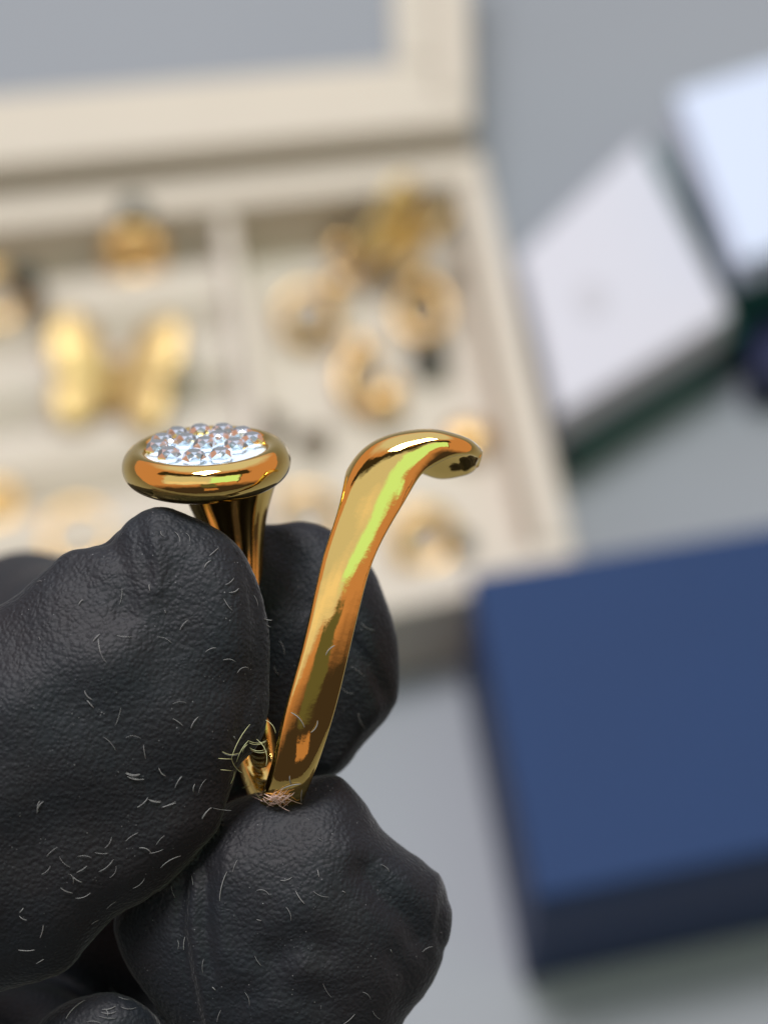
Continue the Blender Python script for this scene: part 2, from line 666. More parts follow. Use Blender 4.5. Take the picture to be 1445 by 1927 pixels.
G, DK, BR = M_gold2, M_darkgem, M_brown
FL = 0.0165
FR = 0.012
jewel('signet_ring', 'chunky gold ring with a dark oval stone, near the back of the left compartment', 'ring', 255, 470, 0.022,
      [('hoop', 0, 10, 0.0, (0.1, -0.75, 0.6), 42, 17, G), ('gem', 0, -50, 0.006, (0, 0.2, 1), 40, 26, DK), ('dome', -30, 5, 0.002, None, 26, 22, G), ('dome', 32, 5, 0.002, None, 26, 22, G)])
jewel('signet_ring', 'gold ring with a dark stone at the left edge of the picture', 'ring', 15, 550, 0.022,
      [('hoop', -20, 10, 0.0, (0.3, -0.7, 0.6), 48, 15, G), ('gem', 35, -2, 0.005, (0.3, 0.1, 1), 36, 24, DK), ('bead', 60, 35, 0.0, None, 24, 14, BR)])
butterfly('wide pale gold butterfly brooch lying in the left compartment', 215, 725, 0.023, 215, -0.06, 0.25, M_gold3, 0.28)
jewel('hoop_earring', 'small gold hoop cut off by the left edge, low in the left compartment', 'earring', -6, 950, 0.02,
      [('hoop', 0, 0, 0.0, (0.2, -0.4, 0.9), 34, 16, G)])
jewel('flat_hoop', 'thin gold hoop just above the gloved thumb', 'earring', 150, 1010, 0.018,
      [('hoop', 0, 0, 0.0, (0.1, -0.3, 0.9), 60, 10, G)])
butterfly('gold butterfly brooch leaning in the back right corner of the box', 765, 460, 0.021, 160, -0.75, 0.5, M_gold3, 0.85)
jewel('amber_stud', 'small amber gold stud left of the leaning butterfly brooch', 'earring', 690, 505, FR + 0.002,
      [('dome', 0, 0, 0.0, None, 26, 20, G), ('bead', 18, 30, 0, None, 20, 12, BR)])
jewel('dark_pendant', 'brown stone pendant in a gold mount against the back wall of the box', 'pendant', 645, 425, FR + 0.004,
      [('gem', 0, -20, 0.004, (0, -0.5, 1), 38, 30, BR), ('hoop', 0, -15, 0.002, (0, -0.6, 1), 42, 8, BR), ('bead', -2, 50, 0, None, 26, 18, G), ('bead', 55, 50, 0, None, 22, 14, BR)])
jewel('domed_hoop', 'domed gold hoop at the left of the pile in the right compartment', 'earring', 590, 590, FR + 0.003,
      [('hoop', -10, 5, 0.0, (0.2, -0.5, 0.8), 50, 12, G), ('dome', 45, -60, 0.002, None, 28, 18, G), ('bead', 10, 40, 0.0, None, 22, 12, BR)])
jewel('domed_hoop', 'domed gold hoop on the right of the pile, above the small dark bead', 'earring', 795, 585, FR + 0.003,
      [('hoop', 0, 0, 0.0, (-0.2, -0.4, 0.8), 46, 12, G), ('dome', -5, -45, 0.004, None, 28, 20, G), ('bead', 5, 12, 0.0, None, 16, 10, BR)])
jewel('link_earring', 'amber gold link earring hanging down the middle of the pile', 'earring', 700, 700, FR + 0.003,
      [('arc', -5, 20, 0.0, (0.3, -0.3, 0.9), 52, 14, G), ('dome', -22, -45, 0.002, None, 28, 20, G), ('dome', 25, 70, 0.002, None, 36, 22, G)])
jewel('dark_bead', 'small black bead to the right of the gold pile', 'bead', 808, 675, FR + 0.002,
      [('bead', 0, 0, 0.0, None, 40, 22, DK)])
jewel('brown_beads', 'pair of dark brown beads behind the crystal ring head', 'beads', 545, 810, FR,
      [('bead', -40, -15, 0.0, None, 36, 20, BR), ('bead', 45, 20, 0.0, None, 32, 18, BR)])
jewel('bright_stud', 'pale gold stud beyond the curled end of the held ring', 'earring', 880, 822, FR + 0.002,
      [('dome', 0, 0, 0.0, None, 46, 20, G)])
jewel('stone_hoop', 'gold hoop with a dark stone near the front corner of the box', 'earring', 800, 1010, FR + 0.001,
      [('hoop', 0, 5, 0.0, (0.15, -0.45, 0.85), 52, 17, G), ('gem', 66, 28, 0.002, (0.4, 0, 1), 26, 30, DK)])
jewel('thin_band', 'slim gold band lying behind the gloved fingertip', 'ring', 580, 985, FR,
      [('hoop', 0, 0, 0.0, (0.1, -0.5, 0.85), 60, 12, G)])

# ------------------------------------------------------------------ card boxes
def Q(h, *pts):
    return [P(x_, y_, h) for x_, y_ in pts]


# royal blue box: lid over base
HB = 0.048
bb = empty('blue_box', P(1250, 1500, 0), label='large royal blue gift box with its lid on, at the lower right', cat='gift box')
qb = Q(HB, (884, 1082), (1700, 950), (1790, 1528), (1008, 1690))
hexa('lid', qb, down(qb, 0.040), M_blue, bb, 0.0006)
ib = sub(qb, 0.003, 0.997, 0.004, 0.996)
hexa('base', down(ib, 0.0401), down(ib, 0.0003), M_blueshade, bb, 0.0004)

# navy box under the two small ones
nb = empty('navy_box', P(1440, 600, 0), label='dark navy gift box under the small white-lidded boxes at the right edge', cat='gift box')
qn = Q(0.016, (1375, 330), (1800, 250), (1830, 640), (1418, 706))
hexa('lid', qn, down(qn, 0.006), M_navy, nb, 0.0005)
ib = sub(qn, 0.006, 0.994, 0.008, 0.992)
hexa('base', down(ib, 0.0061), down(ib, 0.0003), M_navy, nb, 0.0003)

# small box with white lid and dark green base, leaning against the cream box
H1 = 0.030
w1 = empty('small_gift_box', P(1180, 620, 0), label='small gift box, plain white lid over dark green base, nearest the cream box', cat='gift box', group='small white-lidded gift boxes')
q1 = Q(H1, (975, 478), (1205, 258), (1375, 588), (1050, 782))
hexa('lid', q1, down(q1, 0.0165), M_white, w1, 0.0012)
g1 = Q(0.0162, (990, 500), (1236, 266), (1410, 612), (1076, 828))
hexa('base', g1, down(g1, 0.0004), M_green, w1, 0.0005)
mk = P(1112, 560, H1 + 0.0004)
blob_bead('printed_mark', mk, 0.0035, 0.005, 0.0002, M_mark, w1, amp=0)
w2 = empty('small_gift_box', P(1420, 320, 0), label='small gift box with a white lid tinted bluish like daylight, cut off by the upper right edge', cat='gift box', group='small white-lidded gift boxes')
q2 = Q(0.044, (1268, 172), (1640, 60), (1730, 380), (1392, 492))
hexa('lid', q2, down(q2, 0.033), M_white_lit, w2, 0.0012)
g2 = Q(0.0328, (1290, 200), (1660, 80), (1750, 420), (1400, 530))
hexa('base', g2, down(g2, 0.0165), M_green, w2, 0.0005)


# ------------------------------------------------------------------ spline helpers
def nat_spline(t, y, tq):
    """natural cubic spline through (t, y) for every column of y"""
    t = np.asarray(t, float)
    y = np.asarray(y, float)
    n = len(t)
    h = np.diff(t)
    A = np.zeros((n, n))
    B = np.zeros((n,) + y.shape[1:])
    A[0, 0] = A[-1, -1] = 1
    for i in range(1, n - 1):
        A[i, i - 1], A[i, i], A[i, i + 1] = h[i - 1], 2 * (h[i - 1] + h[i]), h[i]
        B[i] = 6 * ((y[i + 1] - y[i]) / h[i] - (y[i] - y[i - 1]) / h[i - 1])
    Mx = np.linalg.solve(A, B.reshape(n, -1)).reshape(B.shape)
    k = np.clip(np.searchsorted(t, tq, side='right') - 1, 0, n - 2)
    sh = (len(tq),) + (1,) * (y.ndim - 1)
    hk = h[k].reshape(sh)
    a = ((t[k + 1] - tq)).reshape(sh) / hk
    b = ((tq - t[k])).reshape(sh) / hk
    return a * y[k] + b * y[k + 1] + ((a ** 3 - a) * Mx[k] + (b ** 3 - b) * Mx[k + 1]) * hk ** 2 / 6


# ------------------------------------------------------------------ the held ring
ring = empty('crystal_ring', W(530, 1500, -60), label='polished gold open ring with a crystal-set round head, held in the black glove', cat='ring')

# one band: left stem -> round the bottom -> right arm -> curled end.  Each station: 5 points across its outer face
# (photo x, photo y, height towards the lens, all in ring-plane pixels) and its thickness.
ST = []


def st_frame(c, w, n, b, th):
    c, w, n = (np.array(v, float) for v in (c, w, n))
    n = n / np.linalg.norm(n)
    pts = []
    for k in range(5):
        a = PI * k / 4
        s = math.cos(a)
        pts.append(c + w * s + n * b * (math.sin(a) if 0 < k < 4 else 0))
    ST.append((np.array(pts), th))


# stem (outer face turned away from the lens)
st_frame((426, 905, -150), (96, 6, 0), (0, 0.3, -1), 30, 60)
st_frame((429, 945, -158), (81, 4, 0), (0, 0.1, -1), 26, 50)
st_frame((438, 1000, -170), (63, 2, 0), (0, 0, -1), 24, 42)
st_frame((444, 1070, -182), (53, 0, 0), (0, 0, -1), 22, 36)
st_frame((452, 1170, -195), (46, 0, 0), (0, 0, -1), 20, 34)
st_frame((464, 1280, -200), (45, 0, 0), (0, 0, -1), 20, 34)
st_frame((476, 1370, -190), (43, 0, 2), (0, 0.1, -1), 20, 34)
st_frame((490, 1445, -160), (42, -2, 5), (0, 0.5, -0.85), 20, 34)
st_frame((508, 1495, -105), (42, -4, 8), (0, 0.9, -0.4), 20, 35)
st_frame((524, 1512, -58), (42, -4, 8), (0, 1, 0.0), 18, 36)
st_frame((537, 1488, -10), (44, -2, 4), (0, 0.72, 0.7), 18, 38)
st_frame((556, 1432, 26), (45, 3, 0), (0, 0.42, 0.92), 18, 40)
# right arm, outer face to the lens: (right edge, left edge, centre bulge)


def st_arm(Rp, Lp, zr, zl, b, th, skew=0.0):
    Rp, Lp = np.array((*Rp, zr), float), np.array((*Lp, zl), float)
    pts = []
    for k in range(5):
        a = PI * k / 4
        s = (1 - math.cos(a)) / 2
        p = Rp + (Lp - Rp) * s
        p[2] += b * (0, 0.5, 1.0, 0.8, 0)[k]
        pts.append(p)
    ST.append((np.array(pts), th))


st_arm((628, 1352), (531, 1346), 54, 54, 13, 42)
st_arm((656, 1240), (563, 1230), 74, 72, 13, 42)
st_arm((684, 1122), (592, 1106), 84, 78, 13, 42)
st_arm((706, 1050), (611, 1030), 84, 74, 13, 42)
st_arm((736, 990), (632, 964), 82, 66, 14, 42)


def st_pts(pts, th):
    ST.append((np.array(pts, float), th))


# curling over: front rim, front bulge, crown, far shoulder, far rim
st_pts([(760, 950, 79), (745, 940, 85), (702, 920, 87), (661, 906, 72), (644, 910, 46)], 36)
st_pts([(778, 922, 75), (757, 898, 84), (711, 868, 80), (670, 859, 44), (656, 882, -4)], 30)
st_pts([(796, 897, 71), (777, 862, 82), (736, 827, 64), (702, 830, 6), (704, 872, -60)], 24)
st_pts([(820, 880, 66), (808, 834, 76), (778, 808, 40), (762, 824, -36), (774, 888, -112)], 19)
st_pts([(848, 866, 62), (840, 826, 72), (820, 806, 22), (812, 832, -72), (822, 908, -146)], 16)
st_pts([(872, 860, 50), (872, 828, 50), (860, 817, 0), (858, 842, -84), (862, 903, -140)], 14)
st_pts([(890, 859, 32), (895, 840, 28), (893, 831, -14), (890, 852, -76), (887, 894, -120)], 13)
st_pts([(900, 864, 10), (906, 855, 6), (908, 848, -22), (906, 862, -60), (899, 882, -88)], 12)

CP = np.array([s[0] for s in ST])                       # stations x 5 x 3
TH = np.array([s[1] for s in ST])
mid = CP[:, 2]
tt = np.concatenate([[0], np.cumsum(np.linalg.norm(np.diff(mid, axis=0), axis=1) + 12)])
NU, NVV = 300, 33
tq = np.linspace(0, tt[-1], NU)
A1 = nat_spline(tt, CP, tq)                             # NU x 5 x 3
th = nat_spline(tt, TH[:, None], tq)[:, 0]
sv = np.linspace(0, 4, NVV)
OUT = np.stack([nat_spline(np.arange(5.0), A1[i], sv) for i in range(NU)])


def smooth_uv(G_, it):
    for _ in range(it):
        H = G_.copy()
        H[1:-1] = G_[1:-1] * 0.5 + (G_[:-2] + G_[2:]) * 0.25
        G_ = H.copy()
        G_[:, 1:-1] = H[:, 1:-1] * 0.5 + (H[:, :-2] + H[:, 2:]) * 0.25
    return G_


OUT = smooth_uv(OUT, 6)
du = np.gradient(OUT, axis=0)
dv = np.gradient(OUT, axis=1)
NRM = np.cross(du, dv)
NRM /= np.linalg.norm(NRM, axis=-1, keepdims=True) + 1e-9
if (NRM[int(NU * 0.62), NVV // 2, 2]) < 0:
    NRM = -NRM
s01 = np.linspace(-1, 1, NVV)
prof = (1 - np.abs(s01) ** 5) ** 0.5
# keep the inner face from pinching: thickness measured along the station's middle normal blended with the local one
nm_mid = NRM[:, NVV // 2:NVV // 2 + 1]
nb_ = NRM * 0.45 + nm_mid * 0.55
headw = np.clip((np.arange(NU) / NU - 0.80) / 0.06, 0, 1)[:, None, None]
nb_ = nb_ * (1 - headw) + NRM * headw
nb_ /= np.linalg.norm(nb_, axis=-1, keepdims=True)
INN = OUT - nb_ * (th[:, None] * prof[None])[..., None]
# shallow flutes down the inner face of the stem
fl_ = np.clip(1 - np.arange(NU) / NU / 0.30, 0, 1)[:, None] ** 0.5 * np.cos(s01 * PI * 4.0)[None] * (1 - s01 ** 4)[None] * 4.5
INN[..., 2] += fl_
# closed loop across: outer 0..NVV-1 then inner NVV-2..1
loopp = np.concatenate([OUT, INN[:, ::-1][:, 1:-1]], axis=1)
for _ in range(2):      # soften the two rims
    loopp = loopp * 0.5 + (np.roll(loopp, 1, 1) + np.roll(loopp, -1, 1)) * 0.25
NL = loopp.shape[1]
Vb = Wn(loopp.reshape(-1, 3))
ii, jj = np.meshgrid(np.arange(NU - 1), np.arange(NL), indexing='ij')
a_, b_, c_, d_ = ii * NL + jj, ii * NL + (jj + 1) % NL, (ii + 1) * NL + (jj + 1) % NL, (ii + 1) * NL + jj
Fb = np.stack([a_, b_, c_, d_], -1).reshape(-1, 4).tolist()


def cap(row, flip):
    base = row * NL
    out = []
    for k in range(0, NVV - 1):
        o0, o1 = k, k + 1
        i0 = (NL - k) % NL
        i1 = (NL - k - 1) % NL if k + 1 < NVV - 1 else NVV - 1
        f = [base + o0, base + o1, base + i1, base + i0]
        f2 = []
        for x_ in f:
            if x_ not in f2:
                f2.append(x_)
        if len(f2) >= 3:
            out.append(tuple(reversed(f2)) if flip else tuple(f2))
    return out


Fb += cap(0, False) + cap(NU - 1, True)
band_o = mesh('band', Vb, [tuple(f) for f in Fb], M_gold, ring)

# round head: a lathe about its own axis
EL, RO = math.radians(17), math.radians(3.0)
ax_px = np.array((math.sin(-RO), -math.cos(EL) * math.cos(RO), math.sin(EL)))       # px frame (y down), towards picture up and the lens
ax_px /= np.linalg.norm(ax_px)
e1_px = np.array((math.cos(RO), -math.sin(RO), 0.0))
e1_px -= ax_px * e1_px.dot(ax_px)
e1_px /= np.linalg.norm(e1_px)
e2_px = np.cross(ax_px, e1_px)
HC = np.array((387.0, 848.0, -60.0))                                              # centre of the crystal bed


def lathe(name, prof_, m, parent, n=128, closed=False, wob=0.0):
    prof_ = np.array(prof_, float)
    V, F = [], []
    k = len(prof_)
    for i in range(n):
        a = 2 * PI * i / n
        rr_ = 1 + wob * math.cos(2 * a + 0.6)
        d = e1_px * math.cos(a) + e2_px * math.sin(a)
        for r_, h_ in prof_:
            V.append(HC + d * r_ * rr_ + ax_px * h_)
    for i in range(n):
        for j in range(k - (0 if closed else 1)):
            F.append((i * k + j, ((i + 1) % n) * k + j, ((i + 1) % n) * k + (j + 1) % k, i * k + (j + 1) % k))
    if not closed:
        F.append(tuple(i * k for i in range(n)))
        F.append(tuple((n - 1 - i) * k + k - 1 for i in range(n)))
    return mesh(name, Wn(np.array(V)), F, m, parent)


cpts = [(104, -14), (112, 0), (124, 9), (140, 6), (153, -8), (158, -26), (153, -46), (136, -62), (108, -72), (60, -78), (2, -80)]
ts = np.arange(len(cpts), dtype=float)
pr = nat_spline(ts, np.array(cpts, float), np.linspace(0, len(cpts) - 1, 60))
pr = np.vstack([[(2, -14)], pr])
lathe('bezel', pr, M_gold, ring, wob=0.012)
lathe('crystal_bed', [(2, -1), (60, -1), (100, -2), (113, -4), (114, -9), (2, -9)], M_bed, ring, wob=0.012)
# neck joining head to stem
CR = [(301, 822), (294, 839), (319, 857), (336, 815), (341, 831), (366, 861), (377, 813), (380, 837), (416, 806), (414, 826), (416, 858), (445, 840), (464, 809), (466, 825)]
cry_pos = []
for (x_, y_) in CR:
    u = (x_ - HC[0]) * math.cos(RO) - (y_ + 9 - HC[1]) * math.sin(RO)
    v = -((y_ + 9 - HC[1]) + (x_ - HC[0]) * math.tan(RO)) / math.sin(EL)
    cry_pos.append([u, v])
cry_pos = np.array(cry_pos)
for _ in range(80):            # settle the stones side by side inside the rim
    r_ = np.linalg.norm(cry_pos, axis=1)
    f = r_ > 90
    cry_pos[f] *= (90 / r_[f])[:, None]
    for i in range(len(cry_pos)):
        for j in range(i):
            d = cry_pos[i] - cry_pos[j]
            l = np.linalg.norm(d)
            if l < 44:
                s = d / (l + 1e-6) * (44 - l) * 0.5
                cry_pos[i] += s
                cry_pos[j] -= s


def crystal(u, v, R):
    e2s = e2_px if e2_px[1] < 0 else -e2_px
    c0 = HC + e1_px * u + e2s * v - ax_px * 0.5
    V, F = [], []
    n = 7
    ph = random.random()
    tl = ax_px + (e1_px * random.uniform(-1, 1) + e2_px * random.uniform(-1, 1)) * 0.08
    tl /= np.linalg.norm(tl)
    tiers = [(0.74, -0.1, 0), (1.0, 0.34, 0), (1.0, 0.44, 0), (0.80, 0.82, 0.5), (0.54, 1.02, 0)]
    for (rr_, z_, o_) in tiers:
        for i in range(n):
            a = 2 * PI * (i + o_ + ph) / n
            V.append(c0 + (e1_px * math.cos(a) + e2_px * math.sin(a)) * rr_ * R + tl * z_ * R)
    for k in range(4):
        for i in range(n):
            a, b = k * n + i, k * n + (i + 1) % n
            c1, d1 = a + n, b + n
            if tiers[k][2] == tiers[k + 1][2]:
                F.append((a, b, d1, c1))
            elif tiers[k + 1][2] > 0:
                F += [(a, b, c1), (b, d1, c1)]
            else:
                F += [(a, d1, c1), (a, b, d1)]
    F.append(tuple(range(4 * n, 5 * n)))
    F.append(tuple(reversed(range(n))))
    return mesh('crystal', Wn(np.array(V)), F, M_crystal, ring, smooth=False)


for (u, v) in cry_pos:
    crystal(u, v, 24)

# ------------------------------------------------------------------ the gloved hand: one surface
STEP = 8.0
GX = np.arange(-900, 900, STEP)
GY = np.arange(930, 2250, STEP)
GZ = np.arange(-2150, 330, STEP)


def poly_dist(poly, gx, gy):
    """distance to the outline, negative inside"""
    XX, YY = np.meshgrid(gx, gy, indexing='ij')
    d = np.full(XX.shape, 1e9)
    ins = np.zeros(XX.shape, bool)
    n = len(poly)
    for i in range(n):
        x0, y0 = poly[i]
        x1, y1 = poly[(i + 1) % n]
        ex, ey = x1 - x0, y1 - y0
        t = np.clip(((XX - x0) * ex + (YY - y0) * ey) / (ex * ex + ey * ey), 0, 1)
        d = np.minimum(d, np.hypot(XX - x0 - t * ex, YY - y0 - t * ey))
        if y0 != y1:
            cr = ((YY >= min(y0, y1)) & (YY < max(y0, y1)) & (XX < x0 + (YY - y0) * ex / ey))
            ins ^= cr
    return np.where(ins, -d, d)


def poisson(d, step, it=700):
    """inflate an outline: solve laplace(u) = -4 inside, 0 on the outline"""
    def solve(mask, u, h, n):
        for _ in range(n):
            u[1:-1, 1:-1] = np.where(mask[1:-1, 1:-1], 0.25 * (u[:-2, 1:-1] + u[2:, 1:-1] + u[1:-1, :-2] + u[1:-1, 2:]) + h * h, 0)
        return u
    levels = [4, 2, 1]
    u = None
    for lv in levels:
        dd = d[::lv, ::lv]
        m_ = dd < 0
        if u is None:
            u = np.zeros(dd.shape)
        else:
            u = np.repeat(np.repeat(u, 2, 0), 2, 1)[:dd.shape[0], :dd.shape[1]].copy()
        u = solve(m_, u, step * lv, 1500 if lv == 4 else it)
    return u


thumb = [(0, 1137), (54, 1101), (101, 1054), (112, 1042), (138, 1029), (188, 1023), (216, 1004), (252, 975), (281, 963), (324, 961), (360, 972), (396, 990),
         (439, 1022), (468, 1065), (486, 1105), (498, 1148), (506, 1202), (507, 1274), (502, 1328), (493, 1375), (471, 1411), (447, 1436), (440, 1465), (430, 1506), (411, 1556),
         (374, 1599), (324, 1655), (268, 1699), (218, 1730), (170, 1775), (120, 1830), (0, 1861), (-250, 1960), (-600, 2050), (-780, 1950), (-800, 1600), (-600, 1380), (-250, 1260)]
index = [(400, 1010), (450, 990), (502, 983), (542, 978), (579, 986), (615, 1002), (665, 1035), (705, 1081), (729, 1150), (744, 1215), (746, 1290), (738, 1327), (710, 1366),
         (677, 1407), (638, 1449), (605, 1468), (540, 1480), (440, 1440), (330, 1360), (270, 1200), (320, 1070)]
middle = [(520, 1478), (570, 1468), (629, 1462), (660, 1487), (691, 1518), (722, 1562), (760, 1600), (816, 1650), (835, 1680), (850, 1730), (844, 1780), (828, 1824), (797, 1873),
          (757, 1930), (700, 2020), (600, 2110), (480, 2120), (390, 2040), (315, 1930), (262, 1850), (228, 1790), (220, 1720), (300, 1620), (420, 1515)]
ringf = [(75, 1930), (110, 1900), (150, 1880), (205, 1872), (255, 1885), (296, 1915), (315, 1970), (290, 2060), (180, 2120), (60, 2090), (35, 2000)]

ZZ = GZ[None, None, :]
FLD = np.full((len(GX), len(GY), len(GZ)), 1e4, np.float32)


def smin(a, b, k):
    h = np.clip(0.5 + 0.5 * (b - a) / k, 0, 1)
    return b + (a - b) * h - k * h * (1 - h)


def add_field(g, x0, x1, y0, y1, z0, z1, k):
    s = np.s_[x0:x1, y0:y1, z0:z1]
    FLD[s] = smin(FLD[s], g.astype(np.float32), k)


def idx(G1, lo, hi):
    return max(0, int(np.searchsorted(G1, lo)) - 1), min(len(G1), int(np.searchsorted(G1, hi)) + 1)


def lump(outline, zc, kf, kb, k=14, slopex=0.0, slopey=0.0, ref=(0, 0), p=1.0):
    pl = smooth_poly(outline)
    x0, x1 = idx(GX, pl[:, 0].min() - 60, pl[:, 0].max() + 60)
    y0, y1 = idx(GY, pl[:, 1].min() - 60, pl[:, 1].max() + 60)
    gx, gy = GX[x0:x1], GY[y0:y1]
    d = poly_dist(pl, gx, gy)
    u = poisson(d, STEP)
    u = np.where(d < 0, u, -(260 * d + d * d))
    # inside next to the outline take the true distance so that the edge is not stepped
    near = (d < 0) & (d > -1.6 * STEP)
    sl = np.median(u[near] / -d[near]) if near.any() else 260
    u = np.where(near, -d * sl * 0.5 + u * 0.5, u)
    XX, YY = np.meshgrid(gx, gy, indexing='ij')
    zc2 = zc + slopex * (XX - ref[0]) + slopey * (YY - ref[1])
    mx_ = math.sqrt(u.max()) * max(kf, kb)
    z0, z1 = idx(GZ, zc2.min() - mx_ - 40, zc2.max() + mx_ + 40)
    dz_ = GZ[None, None, z0:z1] - zc2[..., None]
    zz = np.where(dz_ > 0, dz_ / kf, dz_ / kb)
    uu = u[..., None]
    g = (zz * zz - uu) / (np.sqrt(zz * zz + np.abs(uu)) + 2.0) * 0.7
    add_field(g, x0, x1, y0, y1, z0, z1, k)


def limb(pts, k=60):
    """round-cone chain: (x, y, z, radius)"""
    for (a, b) in zip(pts[:-1], pts[1:]):
        a, b = np.array(a, float), np.array(b, float)
        lo = np.minimum(a[:3] - a[3], b[:3] - b[3]) - 80
        hi = np.maximum(a[:3] + a[3], b[:3] + b[3]) + 80
        x0, x1 = idx(GX, lo[0], hi[0])
        y0, y1 = idx(GY, lo[1], hi[1])
        z0, z1 = idx(GZ, lo[2], hi[2])
        gx = GX[x0:x1][:, None, None]
        gy = GY[y0:y1][None, :, None]
        gz = GZ[z0:z1][None, None, :]
        e = b[:3] - a[:3]
        t = np.clip(((gx - a[0]) * e[0] + (gy - a[1]) * e[1] + (gz - a[2]) * e[2]) / e.dot(e), 0, 1)
        dd = np.sqrt((gx - a[0] - t * e[0]) ** 2 + (gy - a[1] - t * e[1]) ** 2 + (gz - a[2] - t * e[2]) ** 2) - (a[3] + (b[3] - a[3]) * t)
        add_field(dd, x0, x1, y0, y1, z0, z1, k)


# hidden lengths of the fingers running back to the palm, out of the picture on the left
limb([(500, 1240, -420, 150), (300, 1270, -800, 190), (60, 1290, -1500, 232), (-260, 1420, -1750, 250), (-560, 1600, -1300, 300), (-640, 1720, -700, 320), (-620, 1740, -150, 260)])
limb([(560, 1780, -160, 130), (300, 1760, -520, 180), (-100, 1760, -900, 230), (-500, 1700, -900, 300)])
limb([(185, 2010, -90, 90), (60, 2030, -420, 170), (-250, 1980, -700, 230), (-540, 1850, -700, 300)])
limb([(425, 1400, -330, 80), (450, 1500, -250, 75), (520, 1560, -200, 70)], k=30)
lump(index, -262, 0.42, 0.62, k=30)
lump(middle, -105, 0.58, 0.62, k=30)
lump(ringf, -70, 0.7, 0.7, k=30)
lump(thumb, 0, 0.36, 0.24, k=8, slopex=-0.02, ref=(400, 1250))
# close the cuff side
FLD[0] = np.maximum(FLD[0], 1)
FLD[:, -1] = np.maximum(FLD[:, -1], 1)
FLD[:, :, 0] = np.maximum(FLD[:, :, 0], 1)
FLD[:, :, -1] = np.maximum(FLD[:, :, -1], 1)


def surface_nets(F, g):
    ins = F < 0
    nx, ny, nz_ = F.shape
    cnt = np.zeros((nx - 1, ny - 1, nz_ - 1), np.uint8)
    for i in (0, 1):
        for j in (0, 1):
            for k in (0, 1):
                cnt += ins[i:nx - 1 + i, j:ny - 1 + j, k:nz_ - 1 + k]
    act = (cnt > 0) & (cnt < 8)
    ci = np.argwhere(act)
    vid = np.full(act.shape, -1, np.int32)
    vid[act] = np.arange(len(ci))
    acc = np.zeros((len(ci), 3))
    num = np.zeros(len(ci))
    for axis in range(3):
        oth = [a for a in range(3) if a != axis]
        for p in (0, 1):
            for q_ in (0, 1):
                o0 = np.zeros(3, int)
                o0[oth[0]], o0[oth[1]] = p, q_
                o1 = o0.copy()
                o1[axis] = 1
                a = F[tuple((ci + o0).T)]
                b = F[tuple((ci + o1).T)]
                m_ = (a < 0) != (b < 0)
                t = a[m_] / (a[m_] - b[m_])
                pos = np.tile(o0.astype(float), (m_.sum(), 1))
                pos[:, axis] += t
                acc[m_] += pos
                num[m_] += 1
    V = ci + acc / num[:, None]
    Vw = np.stack([g[a][0] + V[:, a] * STEP for a in range(3)], -1)
    faces = []
    for axis in range(3):
        oth = [(axis + 1) % 3, (axis + 2) % 3]
        sl0 = [slice(1, -1)] * 3
        sl0[axis] = slice(0, -1)
        sl1 = list(sl0)
        sl1[axis] = slice(1, None)
        A, B = ins[tuple(sl0)], ins[tuple(sl1)]
        for flip in (False, True):
            e = np.argwhere((A & ~B) if not flip else (~A & B))
            if not len(e):
                continue
            base = e.copy()
            for a in range(3):
                if a != axis:
                    base[:, a] += 1
            q4 = []
            for (p, q_) in ((0, 0), (1, 0), (1, 1), (0, 1)):
                o = base.copy()
                o[:, oth[0]] -= 1 - p
                o[:, oth[1]] -= 1 - q_
                q4.append(vid[tuple(o.T)])
            f = np.stack(q4, -1)
            faces.append(f if not flip else f[:, ::-1])
    return Vw, np.concatenate(faces)


HV, HF = surface_nets(FLD, (GX, GY, GZ))
del FLD
# keep vertices that faces use, smooth a little
ed = np.concatenate([HF[:, [0, 1]], HF[:, [1, 2]], HF[:, [2, 3]], HF[:, [3, 0]]])


def lap(V, it, lam=0.5):
    n = len(V)
    for _ in range(it):
        s = np.zeros_like(V)
        c_ = np.zeros(n)
        for a in range(3):
            s[:, a] = np.bincount(ed[:, 0], V[ed[:, 1], a], n)
        c_ = np.bincount(ed[:, 0], minlength=n).astype(float)
        V = V + lam * (s / np.maximum(c_, 1)[:, None] - V)
    return V


HV = lap(HV, 5)


def vnormals(V, F):
    fn = np.cross(V[F[:, 2]] - V[F[:, 0]], V[F[:, 3]] - V[F[:, 1]])
    n = np.zeros_like(V)
    for k in range(4):
        for a in range(3):
            n[:, a] += np.bincount(F[:, k], fn[:, a], len(V))
    return n / (np.linalg.norm(n, axis=1, keepdims=True) + 1e-9)


HN = vnormals(HV, HF)
if (HN[HV[:, 2] > 60][:, 2]).mean() < 0:
    HF = HF[:, ::-1]
    HN = -HN


def seg_d(V, pts):
    """distance in the picture plane to a polyline"""
    d = np.full(len(V), 1e9)
    for (x0, y0), (x1, y1) in zip(pts[:-1], pts[1:]):
        ex, ey = x1 - x0, y1 - y0
        t = np.clip(((V[:, 0] - x0) * ex + (V[:, 1] - y0) * ey) / (ex * ex + ey * ey), 0, 1)
        d = np.minimum(d, np.hypot(V[:, 0] - x0 - t * ex, V[:, 1] - y0 - t * ey))
    return d


